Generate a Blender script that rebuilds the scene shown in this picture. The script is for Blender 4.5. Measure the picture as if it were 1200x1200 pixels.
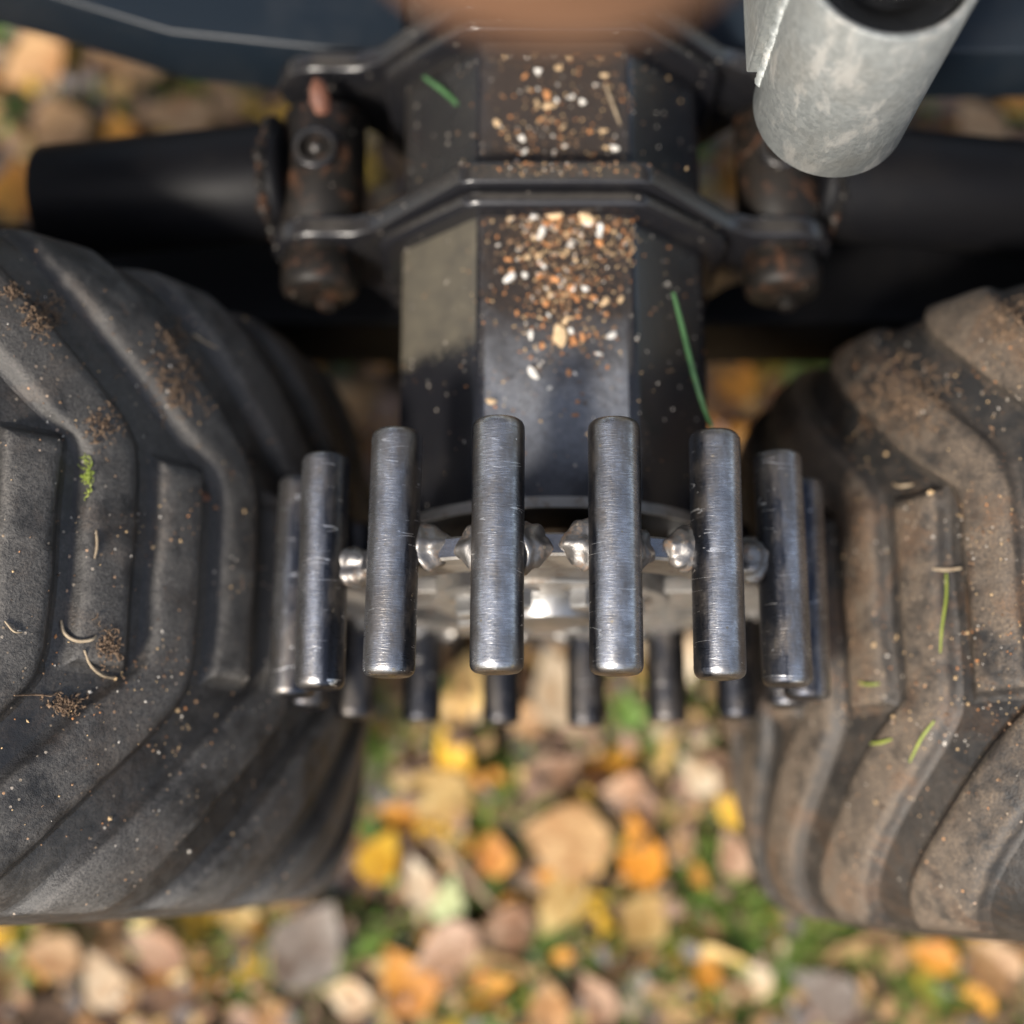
import bpy, bmesh, math, random
import numpy as np
from mathutils import Vector, Matrix, Euler

random.seed(7); rng = np.random.default_rng(7)
for o in list(bpy.data.objects): bpy.data.objects.remove(o)
S = bpy.context.scene
COL = S.collection
MM = 0.001

# ------------------------------------------------------------------ camera, sky, sun, exposure
PITCH = math.radians(13.7)
CAM = Vector((-25.0, -145.0, 832.0))          # millimetres, origin = middle of the roller
sn, cs = math.sin(PITCH), math.cos(PITCH)
FWD = Vector((0, sn, -cs)); UP = Vector((0, cs, sn)); RIGHT = Vector((1, 0, 0))
FPX = 1622.0                                   # focal length in pixels of a 1200 px wide picture
cam = bpy.data.cameras.new('camera'); camo = bpy.data.objects.new('camera', cam); COL.objects.link(camo)
camo.location = CAM * MM
camo.rotation_euler = (PITCH, 0, 0)
cam.sensor_width = 36; cam.lens = FPX / 1200 * 36
cam.clip_start = 0.01; cam.clip_end = 500
cam.dof.use_dof = True; cam.dof.focus_distance = 0.682; cam.dof.aperture_fstop = 2.1
cam.dof.aperture_blades = 9
S.camera = camo

SUN = Vector((-0.46, -0.66, 0.80)).normalized()     # direction towards the sun
el = math.asin(SUN.z); az = math.atan2(SUN.x, SUN.y)
W = bpy.data.worlds.new('World'); S.world = W; W.use_nodes = True
nt = W.node_tree; bg = nt.nodes['Background']
sky = nt.nodes.new('ShaderNodeTexSky'); sky.sky_type = 'NISHITA'; sky.sun_disc = False
sky.sun_elevation = el; sky.sun_rotation = az; sky.air_density = 1.0; sky.dust_density = 2.5
hz = nt.nodes.new('ShaderNodeHueSaturation'); hz.inputs['Saturation'].default_value = 0.72   # thin high haze: a paler sky
nt.links.new(sky.outputs[0], hz.inputs['Color']); nt.links.new(hz.outputs[0], bg.inputs[0]); bg.inputs[1].default_value = 0.14
sl = bpy.data.lights.new('sun', 'SUN'); sl.energy = 3.3; sl.angle = math.radians(9); sl.color = (1, 0.92, 0.81)
so = bpy.data.objects.new('sun', sl); COL.objects.link(so)
so.rotation_euler = SUN.to_track_quat('Z', 'Y').to_euler()
S.view_settings.view_transform = 'Standard'; S.view_settings.look = 'None'
S.view_settings.gamma = 1; S.view_settings.use_curve_mapping = False
S.view_settings.exposure = 0.72

# ------------------------------------------------------------------ helpers
def ray(px, py):
    """direction through a point of the 1200 px photograph, unit depth"""
    return FWD + RIGHT * ((px - 600) / FPX) - UP * ((py - 600) / FPX)
def on_z(px, py, z):
    d = ray(px, py); return CAM + d * ((z - CAM.z) / d.z)
GZ = -540.0
def on_ground(px, py): return on_z(px, py, GZ)
def depth(p): return (p - CAM).dot(FWD)

def tag(o, label=None, cat=None, group=None, kind=None):
    if label: o['label'] = label
    if cat: o['category'] = cat
    if group: o['group'] = group
    if kind: o['kind'] = kind
    return o
def empty(name, loc=(0, 0, 0)):
    o = bpy.data.objects.new(name, None); COL.objects.link(o); o.location = Vector(loc) * MM
    o.empty_display_size = 0.02; return o
def mesh(name, verts, faces, smooth=True, sharp=None):
    me = bpy.data.meshes.new(name)
    me.from_pydata([tuple(c * MM for c in v) for v in verts], [], faces)
    bm = bmesh.new(); bm.from_mesh(me); bmesh.ops.recalc_face_normals(bm, faces=bm.faces)
    if sharp is not None:
        for e in bm.edges:
            if len(e.link_faces) == 2 and e.calc_face_angle(0) > math.radians(sharp): e.smooth = False
    for f in bm.faces: f.smooth = smooth
    bm.to_mesh(me); bm.free(); return me
def obj(name, me, mat=None, parent=None, loc=None):
    o = bpy.data.objects.new(name, me); COL.objects.link(o)
    if mat:
        if not me.materials: me.materials.append(mat)
        elif me.materials[0] != mat:
            o.material_slots[0].link = 'OBJECT'; o.material_slots[0].material = mat
    if parent: o.parent = parent
    if loc is not None: o.location = Vector(loc) * MM
    return o
def rebase(o, origin):
    """move the origin of a mesh object whose verts are in scene millimetres"""
    v = Vector(origin) * MM
    o.data.transform(Matrix.Translation(-v)); o.location = v
class MB:
    def __init__(s): s.v = []; s.f = []
    def add(s, v, f):
        n = len(s.v); s.v += [tuple(q) for q in v]; s.f += [tuple(i + n for i in t) for t in f]; return s
    def lathe(s, prof, axis='Y', c=(0, 0, 0), n=32, closed=False, M=None):
        """prof = (axial, radius) pairs, spun about an axis through c"""
        v = []; f = []
        for k in range(n):
            a = 2 * math.pi * k / n; ca, sa = math.cos(a), math.sin(a)
            for (t, r) in prof:
                p = {'Y': (r * sa, t, r * ca), 'Z': (r * ca, r * sa, t), 'X': (t, r * ca, r * sa)}[axis]
                p = Vector(p)
                if M: p = M @ p
                v.append(p + Vector(c))
        m = len(prof)
        for k in range(n):
            k2 = (k + 1) % n
            for i in range(m if closed else m - 1):
                i2 = (i + 1) % m
                f.append((k * m + i, k * m + i2, k2 * m + i2, k2 * m + i))
        return s.add(v, f)
    def extrude_y(s, poly, y0, y1, bev=1.5):
        """prism along Y from an (x,z) outline, edges chamfered"""
        P = [Vector((p[0], p[1])) for p in poly]; n = len(P)
        def inset(d):
            out = []
            for i in range(n):
                a, b, c = P[i - 1], P[i], P[(i + 1) % n]
                e1 = (b - a).normalized(); e2 = (c - b).normalized()
                n1 = Vector((-e1.y, e1.x)); n2 = Vector((-e2.y, e2.x))
                m = (n1 + n2); m = m / max(0.3, m.length_squared) * 2
                out.append(b + m * d * sgn)
            return out
        area = sum(P[i].x * P[(i + 1) % n].y - P[(i + 1) % n].x * P[i].y for i in range(n))
        sgn = 1 if area > 0 else -1
        arc = [(bev * (1 - math.sin(t)), bev * (1 - math.cos(t))) for t in [math.pi / 2 * q / 4 for q in range(5)]]
        rings = [(inset(d), y0 + e) for d, e in arc] + [(inset(d), y1 - e) for d, e in reversed(arc)]
        v = [(p.x, y, p.y) for r, y in rings for p in r]; f = []
        nr_ = len(rings)
        for k in range(nr_ - 1):
            for i in range(n):
                j = (i + 1) % n; f.append((k * n + i, k * n + j, k * n + n + j, k * n + n + i))
        f.append(tuple(range(n))); f.append(tuple(range((nr_ - 1) * n, nr_ * n)))
        return s.add(v, f)
    def box(s, a, b, bev=1.5):
        poly = [(a[0], a[2]), (b[0], a[2]), (b[0], b[2]), (a[0], b[2])]
        return s.extrude_y(poly, a[1], b[1], bev)
    def tube(s, pts, rad, n=8, cap=True):
        pts = [Vector(p) for p in pts]; v = []; f = []
        prev = None
        for i, p in enumerate(pts):
            t = (pts[min(i + 1, len(pts) - 1)] - pts[max(i - 1, 0)]).normalized()
            if prev is None: prev = t.orthogonal().normalized()
            u = (prev - t * prev.dot(t)).normalized(); w = t.cross(u); prev = u
            r = rad[i] if isinstance(rad, (list, tuple)) else rad
            for k in range(n):
                a = 2 * math.pi * k / n; v.append(p + (u * math.cos(a) + w * math.sin(a)) * r)
        for i in range(len(pts) - 1):
            for k in range(n):
                k2 = (k + 1) % n; f.append((i * n + k, i * n + k2, i * n + n + k2, i * n + n + k))
        if cap: f.append(tuple(range(n))); f.append(tuple(range((len(pts) - 1) * n, len(pts) * n)))
        return s.add(v, f)
    def build(s, name, mat=None, parent=None, smooth=True, sharp=35):
        return obj(name, mesh(name, s.v, s.f, smooth, sharp), mat, parent)

# ------------------------------------------------------------------ materials
def mat(name):
    m = bpy.data.materials.new(name); m.use_nodes = True
    return m, m.node_tree.nodes, m.node_tree.links, m.node_tree.nodes['Principled BSDF']
class G:
    """short-hand for building node graphs"""
    def __init__(s, name): s.m, s.n, s.l, s.b = mat(name)
    def new(s, t, **kw):
        n = s.n.new(t)
        for k, v in kw.items(): setattr(n, k, v)
        return n
    def val(s, inp, v):
        if isinstance(v, bpy.types.NodeSocket): s.l.new(v, inp)
        elif isinstance(v, (tuple, list)): inp.default_value = tuple(v) + ((1,) if len(v) == 3 and inp.type == 'RGBA' else ())
        else: inp.default_value = v
    def pos(s, scale=(1, 1, 1), kind='world'):
        if kind == 'world': o = s.new('ShaderNodeNewGeometry').outputs['Position']
        else: o = s.new('ShaderNodeTexCoord').outputs['Object']
        mp = s.new('ShaderNodeMapping'); s.l.new(o, mp.inputs[0]); mp.inputs['Scale'].default_value = scale
        return mp.outputs[0]
    def noise(s, vec, scale, detail=4, rough=0.6, dist=0.0, col=False):
        n = s.new('ShaderNodeTexNoise'); s.l.new(vec, n.inputs['Vector'])
        n.inputs['Scale'].default_value = scale; n.inputs['Detail'].default_value = detail
        n.inputs['Roughness'].default_value = rough; n.inputs['Distortion'].default_value = dist
        return n.outputs['Color' if col else 'Fac']
    def voro(s, vec, scale, out='Distance', feature='F1', rnd=1.0):
        n = s.new('ShaderNodeTexVoronoi'); n.feature = feature; s.l.new(vec, n.inputs['Vector'])
        n.inputs['Scale'].default_value = scale; n.inputs['Randomness'].default_value = rnd
        return n.outputs[out]
    def ramp(s, fac, stops, interp='LINEAR'):
        r = s.new('ShaderNodeValToRGB'); s.l.new(fac, r.inputs[0]); e = r.color_ramp.elements
        r.color_ramp.interpolation = interp
        while len(e) < len(stops): e.new(0.5)
        for k, (p, c) in enumerate(stops):
            e[k].position = p
            e[k].color = (c, c, c, 1) if not isinstance(c, (tuple, list)) else tuple(c) + (1,)
        return r.outputs[0]
    def mix(s, fac, a, b, blend='MIX'):
        n = s.new('ShaderNodeMix'); n.data_type = 'RGBA'; n.blend_type = blend
        s.val(n.inputs[0], fac); s.val(n.inputs[6], a); s.val(n.inputs[7], b); return n.outputs[2]
    def math(s, op, a, b=0.0, clamp=False):
        n = s.new('ShaderNodeMath', operation=op, use_clamp=clamp); s.val(n.inputs[0], a); s.val(n.inputs[1], b); return n.outputs[0]
    def bump(s, h, strength=0.3, dist=0.001, prev=None):
        n = s.new('ShaderNodeBump'); s.l.new(h, n.inputs['Height']); n.inputs['Strength'].default_value = strength
        n.inputs['Distance'].default_value = dist
        if prev: s.l.new(prev, n.inputs['Normal'])
        return n.outputs[0]
    def sep(s, vec):
        n = s.new('ShaderNodeSeparateXYZ'); s.l.new(vec, n.inputs[0]); return n.outputs
    def out(s, base, rough=0.5, metal=0.0, normal=None, spec=None, coat=None):
        s.val(s.b.inputs['Base Color'], base); s.val(s.b.inputs['Roughness'], rough); s.val(s.b.inputs['Metallic'], metal)
        if normal: s.l.new(normal, s.b.inputs['Normal'])
        if spec is not None: s.val(s.b.inputs['Specular IOR Level'], spec)
        if coat is not None: s.val(s.b.inputs['Coat Weight'], coat); s.b.inputs['Coat Roughness'].default_value = 0.12
        return s.m

def rubber(name, dirt, amount, lug):
    g = G(name); p = g.pos()
    big = g.noise(p, 14, 5, 0.65); mid = g.noise(p, 70, 5, 0.7); fine = g.noise(p, 700, 3, 0.7); grit = g.noise(p, 1500, 2, 0.6)
    patch = g.ramp(g.math('ADD', g.math('MULTIPLY', big, 0.6), g.math('MULTIPLY', mid, 0.4)), [(0.53 - amount * 0.19, 0.0), (0.60 - amount * 0.11, 1.0)])
    film = g.ramp(fine, [(0.36, 0.25), (0.62, 1.0)])
    cov = g.math('MULTIPLY', patch, film)
    cov = g.math('MULTIPLY', cov, 0.95 if lug else 0.6)
    if lug:
        ta = g.new('ShaderNodeAttribute'); ta.attribute_name = 'face_of_lug'
        tf = g.ramp(g.math('ADD', ta.outputs['Fac'], g.math('MULTIPLY', g.math('SUBTRACT', mid, 0.5), 0.8)), [(0.25, 0.30), (0.75, 1.0)])
        cov = g.math('MULTIPLY', cov, tf)
    base = g.mix(g.noise(p, 160, 3, .6), (0.013, 0.013, 0.013), (0.032, 0.030, 0.028))
    dcol = g.mix(g.noise(p, 300, 4, 0.7), tuple(c * 0.5 for c in dirt), tuple(min(1, c * 1.5) for c in dirt))
    c = g.mix(cov, base, dcol)
    br = g.math('MULTIPLY', g.ramp(g.noise(g.pos((1, 1, 1.3)), 19, 5, 0.7, 0.6), [(0.53, 0.0), (0.62, 0.6 if dirt[0] > 1.5 * dirt[2] else 0.3)]), g.ramp(fine, [(0.4, 0.2), (0.6, 1.0)]))
    c = g.mix(br, c, tuple(k_ * f_ for k_, f_ in zip(dirt, (0.85, 0.62, 0.45))))
    dk = g.ramp(g.noise(p, 24, 4, 0.65), [(0.30, 0.55), (0.46, 0.0)]); c = g.mix(dk, c, (0.012, 0.011, 0.011))
    # grains and pale flecks stuck to the rubber
    v = g.new('ShaderNodeTexVoronoi'); g.l.new(p, v.inputs['Vector']); v.inputs['Scale'].default_value = 330
    dot = g.math('LESS_THAN', v.outputs['Distance'], 0.26)
    pick = g.math('GREATER_THAN', g.sep(v.outputs['Color'])[0], 0.86 if lug else 0.95)
    near = g.math('GREATER_THAN', g.noise(p, 22, 3, .6), 0.47)
    dot = g.math('MULTIPLY', g.math('MULTIPLY', dot, pick), near)
    fcol = g.ramp(g.sep(v.outputs['Color'])[1], [(0, (0.30, 0.25, 0.19)), (0.5, (0.22, 0.15, 0.09)), (0.75, (0.42, 0.38, 0.32)), (1, (0.5, 0.25, 0.10))])
    c = g.mix(dot, c, fcol)
    h = g.math('ADD', g.math('MULTIPLY', fine, 0.6), g.math('MULTIPLY', grit, 0.4))
    n1 = g.bump(h, 0.55 if lug else 0.3, 0.0012)
    n2 = g.bump(dot, 0.8, 0.0009, n1)
    n3 = g.bump(mid, 0.4, 0.003, n2)
    r = g.math('ADD', g.math('MULTIPLY', cov, 0.35), 0.42 if lug else 0.34, True)
    return g.out(c, r, 0, n3, 0.5)
M_lugL = rubber('grey_dusted_rubber_lug', (0.130, 0.120, 0.108), 0.78, True)
M_carL = rubber('grey_dusted_rubber', (0.105, 0.096, 0.086), 0.62, False)
M_lugR = rubber('tan_mud_rubber_lug', (0.170, 0.128, 0.090), 0.66, True)
M_carR = rubber('tan_mud_rubber', (0.075, 0.060, 0.046), 0.40, False)

def steel(name, c0, c1, rough, scratch_axis=None, rust=0.0, kind='obj', metal=0.95, worn=False):
    g = G(name); p = g.pos(kind=kind)
    a = g.noise(p, 60, 5, 0.65); b = g.noise(p, 400, 3, 0.7)
    h = b
    if scratch_axis:
        ps = g.pos(scratch_axis, kind=kind)
        s1 = g.noise(ps, 1.0, 3, 0.75); h = g.math('ADD', g.math('MULTIPLY', b, 0.35), s1)
        s2 = g.ramp(s1, [(0.38, 0.0), (0.66, 1.0)])
        c = g.mix(s2, c0, c1)
        r = g.math('ADD', g.math('MULTIPLY', s2, -0.14), rough + 0.12)
    else:
        c = g.mix(a, c0, c1); r = g.math('ADD', g.math('MULTIPLY', a, 0.25), rough - 0.1)
    c = g.mix(g.ramp(a, [(0.40, 0.0), (0.62, 0.55)]), c, tuple(x * 0.45 for x in c0))
    met = metal
    if worn:
        nz = g.math('ADD', g.math('MULTIPLY', g.sep(p)[2], 80.0), g.math('MULTIPLY', g.math('SUBTRACT', g.noise(g.pos((90, 16, 90), kind=kind), 1.0, 5, .75), 0.5), 0.9))
        scale = g.ramp(nz, [(0.38, 1.0), (0.80, 0.0)])
        c = g.mix(scale, c, (0.050, 0.054, 0.066)); r = g.math('ADD', r, g.math('MULTIPLY', scale, 0.06))
        wip = g.ramp(g.noise(g.pos((60, 25, 60), kind='world'), 1.0, 4, .7), [(0.44, 0.0), (0.64, 0.75)])
        c = g.mix(wip, c, (0.20, 0.175, 0.15)); r = g.math('ADD', r, g.math('MULTIPLY', wip, 0.12))
        ln = g.math('ABSOLUTE', g.math('SUBTRACT', g.noise(g.pos((14, 110, 14), kind='world'), 1.0, 2, .5), 0.5))
        scr = g.math('MULTIPLY', g.math('LESS_THAN', ln, 0.006), g.math('GREATER_THAN', g.noise(g.pos(kind='world'), 95, 3, .6), 0.56))
        c = g.mix(g.math('MULTIPLY', scr, 0.7), c, (0.85, 0.84, 0.82))
    if rust:
        rm = g.ramp(g.noise(p, 110, 5, 0.7), [(0.60 - rust * 0.1, 0), (0.70, 1)])
        c = g.mix(rm, c, (0.16, 0.10, 0.06)); r = g.mix(rm, r, (0.7, 0.7, 0.7)); met = g.math('MULTIPLY', g.math('SUBTRACT', 1.0, rm), metal)
    # a few pale specks of dust
    v = g.new('ShaderNodeTexVoronoi'); g.l.new(p, v.inputs['Vector']); v.inputs['Scale'].default_value = 210
    d = g.math('MULTIPLY', g.math('LESS_THAN', v.outputs['Distance'], 0.2), g.math('GREATER_THAN', g.sep(v.outputs['Color'])[0], 0.9))
    c = g.mix(d, c, (0.38, 0.33, 0.26)); 
    n = g.bump(h, 0.35, 0.0007)
    return g.out(c, r, met, n)
M_peg = steel('drawn_steel_bar', (0.42, 0.42, 0.43), (0.76, 0.76, 0.76), 0.21, (160, 1100, 160), worn=True)
M_edge = steel('ring_edge_steel', (0.16, 0.16, 0.17), (0.36, 0.36, 0.37), 0.26)
M_plate = steel('bare_steel_plate', (0.27, 0.25, 0.22), (0.44, 0.415, 0.38), 0.45, None, 0.7, metal=0.7)
M_weld = steel('weld_metal', (0.15, 0.145, 0.14), (0.42, 0.395, 0.365), 0.40, None, 0.6, metal=0.9)
M_rim = steel('rim_steel', (0.10, 0.10, 0.10), (0.2, 0.2, 0.2), 0.5)
M_bolt = steel('zinc_bolt', (0.35, 0.35, 0.35), (0.6, 0.59, 0.57), 0.36)

def paint(name, base, dust, amount, rough=0.22, beam=False, top=0.0, spec=0.6, dots=True):
    g = G(name); p = g.pos()
    a = g.noise(p, 18, 5, 0.65); b = g.noise(p, 900, 3, 0.7); c2 = g.noise(p, 180, 4, 0.7)
    d = g.math('MULTIPLY', g.ramp(a, [(0.55 - amount * 0.3, 0), (0.75 - amount * 0.2, 1)]), g.ramp(b, [(0.35, 0.2), (0.65, 0.9)]))
    d = g.math('MULTIPLY', d, 0.25 + amount * 0.35)
    col = g.mix(d, base, dust); r = g.math('ADD', g.math('MULTIPLY', d, 0.5), rough)
    if beam:   # crumbly soil lying on the uppermost face, thick towards the far flange
        x, y, z = g.sep(p)[:3]
        up = g.sep(g.new('ShaderNodeNewGeometry').outputs['Normal'])[2]
        wob = g.math('MULTIPLY', g.math('SUBTRACT', g.noise(p, 40, 5, 0.7), 0.5), 0.13)
        my = g.ramp(g.math('ADD', y, wob), [(0.095, 0.0), (0.165, 1.0)])
        ax_ = g.math('ADD', g.math('ABSOLUTE', x), g.math('MULTIPLY', g.math('SUBTRACT', g.noise(p, 75, 5, .7), 0.5), 0.035))
        mx = g.math('MULTIPLY', g.math('GREATER_THAN', up, 0.9), g.ramp(ax_, [(0.034, 1.0), (0.050, 0.0)]))
        cl = g.ramp(g.noise(p, 520, 4, 0.75), [(0.36, 0.0), (0.52, 1.0)])
        soil = g.math('MULTIPLY', g.math('MULTIPLY', my, mx), g.math('MAXIMUM', cl, g.ramp(y, [(0.2, 0.0), (0.235, 0.85), (0.25, 0.5), (0.3, 0.9)])))
        scol = g.mix(g.noise(p, 420, 4, 0.75), (0.007, 0.005, 0.004), (0.060, 0.034, 0.020))
        col = g.mix(soil, col, scol); r = g.mix(soil, r, (0.85, 0.85, 0.85))
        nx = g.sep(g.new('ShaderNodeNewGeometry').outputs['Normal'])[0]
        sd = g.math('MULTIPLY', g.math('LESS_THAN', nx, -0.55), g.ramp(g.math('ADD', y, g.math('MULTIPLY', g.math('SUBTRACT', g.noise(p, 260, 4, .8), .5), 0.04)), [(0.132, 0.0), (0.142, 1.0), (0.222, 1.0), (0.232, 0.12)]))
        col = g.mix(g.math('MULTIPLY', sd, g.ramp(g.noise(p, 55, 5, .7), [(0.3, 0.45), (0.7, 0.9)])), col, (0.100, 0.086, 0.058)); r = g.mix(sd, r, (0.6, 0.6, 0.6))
        sky_sheen = g.math('MULTIPLY', g.math('GREATER_THAN', up, 0.97), g.ramp(g.math('ADD', y, g.math('MULTIPLY', wob, 0.25)), [(0.05, 0.25), (0.085, 1.0), (0.11, 1.0), (0.155, 0.0)]))
        sky_sheen = g.math('MULTIPLY', sky_sheen, g.ramp(g.noise(p, 240, 5, .75), [(0.3, 0.35), (0.7, 0.8)]))
        col = g.mix(g.math('MULTIPLY', sky_sheen, 0.9), col, (0.21, 0.222, 0.25))  # sky reflection on the front top face, painted in as a pale patch
        n0 = g.bump(g.math('MULTIPLY', g.noise(p, 600, 4, 0.8), soil), 1.0, 0.002)
    else: n0 = None
    if top:
        u2 = g.sep(g.new('ShaderNodeNewGeometry').outputs['Normal'])[2]
        td = g.math('MULTIPLY', g.ramp(u2, [(0.66, 0.0), (0.70, top * 0.6), (0.72, top * 0.6), (0.80, top * 0.15), (0.97, top * 0.3), (1.0, top)]), g.ramp(c2, [(0.3, 0.55), (0.65, 1.0)]))
        col = g.mix(td, col, (0.10, 0.088, 0.072)); r = g.math('ADD', r, g.math('MULTIPLY', td, 0.5), True)
    v = g.new('ShaderNodeTexVoronoi'); g.l.new(p, v.inputs['Vector']); v.inputs['Scale'].default_value = 190
    dt = g.math('MULTIPLY', g.math('LESS_THAN', v.outputs['Distance'], 0.17), g.math('GREATER_THAN', g.sep(v.outputs['Color'])[0], 0.86))
    if dots: col = g.mix(dt, col, (0.34, 0.30, 0.25))
    if dots == 'rust': col = g.mix(g.ramp(g.noise(p, 75, 5, .75), [(0.54, 0.0), (0.66, 0.8)]), col, (0.095, 0.045, 0.024))
    n = g.bump(c2, 0.12, 0.0012, n0); n = g.bump(b, 0.10, 0.0004, n)
    return g.out(col, r, 0, n, 0.7 if beam else spec)
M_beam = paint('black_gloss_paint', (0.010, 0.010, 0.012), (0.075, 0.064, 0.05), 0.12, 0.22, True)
M_flange = paint('black_gloss_paint_flange', (0.012, 0.012, 0.014), (0.08, 0.07, 0.055), 0.15, 0.15, top=0.45, spec=0.6)
M_arm = paint('black_satin_paint', (0.005, 0.005, 0.006), (0.02, 0.016, 0.012), 0.15, 0.5, spec=0.15, dots=False)
M_dirty = paint('dirty_black_paint', (0.009, 0.008, 0.007), (0.036, 0.024, 0.017), 0.35, 0.45, top=0.08, spec=0.25, dots='rust')
M_frame = paint('blue_black_paint', (0.010, 0.016, 0.024), (0.05, 0.05, 0.05), 0.2, 0.4, spec=0.4, dots=False)

def galv():
    g = G('galvanised_steel'); p = g.pos()
    a = g.noise(g.pos((1, 1, .45)), 62, 6, 0.7, 0.3); b = g.voro(p, 420, 'Color'); c = g.noise(p, 600, 3, 0.7)
    col = g.mix(g.sep(b)[0], (0.22, 0.235, 0.23), (0.30, 0.315, 0.305))
    col = g.mix(g.ramp(a, [(0.54, 0), (0.63, 0.75)]), col, (0.44, 0.43, 0.40))
    col = g.mix(g.ramp(g.noise(p, 20, 4, 0.6), [(0.5, 0), (0.72, 0.45)]), col, (0.25, 0.235, 0.20))
    n = g.bump(c, 0.35, 0.0006); n = g.bump(a, 0.3, 0.003, n)
    return g.out(col, g.ramp(a, [(0.3, 0.38), (0.7, 0.62)]), 0.35, n)
M_galv = galv()
def plain(name, c0, c1, scale, rough, bump=0.3, spec=0.5, dist=0.001):
    g = G(name); p = g.pos(); a = g.noise(p, scale, 5, 0.65)
    return g.out(g.mix(g.ramp(a, [(0.3, 0.0), (0.7, 1.0)]), c0, c1), rough, 0, g.bump(g.noise(p, scale * 5, 4, .7), bump, dist), spec)
M_plug = plain('black_plug', (0.006, 0.006, 0.006), (0.014, 0.014, 0.014), 90, 0.16, 0.6, dist=0.004)
M_wood = plain('brown_bark_free_wood', (0.12, 0.058, 0.032), (0.25, 0.135, 0.078), 30, 0.5, 0.4)
M_added_log_bark = plain('added_log_bark', (0.05, 0.032, 0.02), (0.14, 0.09, 0.06), 25, 0.85, 1.0, dist=0.006)
M_straw = plain('dry_straw', (0.22, 0.16, 0.10), (0.46, 0.37, 0.25), 200, 0.7)
M_fibre = plain('brown_root_fibre', (0.085, 0.053, 0.033), (0.25, 0.165, 0.10), 300, 0.85)
M_green = plain('fresh_green_grass', (0.03, 0.085, 0.03), (0.07, 0.17, 0.06), 120, 0.45)
M_lime = plain('yellow_green_grass', (0.16, 0.22, 0.03), (0.30, 0.34, 0.06), 120, 0.5)
M_redleaf = plain('red_brown_leaf', (0.11, 0.042, 0.025), (0.22, 0.10, 0.062), 80, 0.6)
M_twig = plain('twig_bark', (0.20, 0.13, 0.08), (0.34, 0.24, 0.15), 60, 0.7)
CHIP = [plain('orange_chip', (0.42, 0.16, 0.05), (0.62, 0.30, 0.12), 300, 0.7), plain('tan_chip', (0.50, 0.33, 0.17), (0.68, 0.50, 0.30), 300, 0.7),
        plain('white_chip', (0.60, 0.57, 0.50), (0.78, 0.75, 0.70), 300, 0.6), plain('brown_chip', (0.14, 0.07, 0.035), (0.26, 0.14, 0.07), 300, 0.8)]

def leaf_mat(name, c0, c1, spot):
    g = G(name); oi = g.new('ShaderNodeObjectInfo').outputs['Random']
    p = g.pos(kind='obj'); w = g.pos()
    a = g.noise(w, 45, 5, 0.65)
    c = g.mix(g.ramp(a, [(0.3, 0), (0.7, 1)]), c0, c1)
    c = g.mix(g.ramp(g.noise(w, 130, 4, 0.7), [(0.54, 0), (0.66, 0.9)]), c, spot)
    c = g.mix(g.ramp(g.noise(w, 26, 4, 0.7, 0.5), [(0.42, 0.0), (0.60, 0.8)]), c, tuple(k * f for k, f in zip(c0, (0.72, 0.55, 0.42))))
    c = g.mix(g.ramp(g.sep(p)[1], [(0.0, 0.0), (0.03, 0.35)]), c, tuple(min(1, k * 1.25 + 0.03) for k in c1))
    x = g.math('ABSOLUTE', g.sep(p)[0]); rib = g.math('LESS_THAN', x, 0.0009)
    wv = g.math('FRACT', g.math('MULTIPLY', g.math('ADD', g.sep(p)[1], g.math('MULTIPLY', x, -0.8)), 150.0))
    vein = g.math('MAXIMUM', rib, g.math('LESS_THAN', wv, 0.09))
    c = g.mix(g.math('MULTIPLY', vein, 0.55), c, tuple(min(1, k * 0.62) for k in c0))
    v = g.math('ADD', g.math('MULTIPLY', oi, 0.5), 0.72)
    hs = g.new('ShaderNodeHueSaturation'); g.l.new(c, hs.inputs['Color']); g.l.new(v, hs.inputs['Value'])
    g.b.inputs['Transmission Weight'].default_value = 0
    return g.out(hs.outputs[0], 0.5, 0, g.bump(vein, 0.4, 0.0006), 0.4)
LM = {
 'bright yellow': leaf_mat('bright_yellow_leaf', (0.62, 0.37, 0.025), (0.74, 0.48, 0.05), (0.42, 0.2, 0.03)),
 'orange': leaf_mat('orange_leaf', (0.60, 0.25, 0.025), (0.72, 0.36, 0.05), (0.35, 0.13, 0.03)),
 'pale yellow': leaf_mat('pale_yellow_leaf', (0.66, 0.46, 0.16), (0.78, 0.60, 0.30), (0.5, 0.3, 0.1)),
 'cream': leaf_mat('cream_leaf', (0.62, 0.50, 0.34), (0.76, 0.66, 0.50), (0.4, 0.28, 0.16)),
 'tan': leaf_mat('tan_leaf', (0.42, 0.25, 0.11), (0.56, 0.37, 0.19), (0.24, 0.12, 0.05)),
 'pinkish brown': leaf_mat('pinkish_leaf', (0.34, 0.205, 0.125), (0.50, 0.335, 0.22), (0.22, 0.12, 0.08)),
 'brown': leaf_mat('brown_leaf', (0.13, 0.07, 0.04), (0.24, 0.14, 0.08), (0.06, 0.035, 0.02)),
 'grey': leaf_mat('grey_leaf', (0.17, 0.14, 0.12), (0.33, 0.29, 0.25), (0.12, 0.09, 0.07)),
 'pale green': leaf_mat('pale_green_leaf', (0.34, 0.42, 0.20), (0.52, 0.56, 0.34), (0.3, 0.3, 0.12)),
 'green': leaf_mat('green_leaf', (0.13, 0.26, 0.05), (0.24, 0.42, 0.12), (0.12, 0.16, 0.04)),
}

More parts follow.
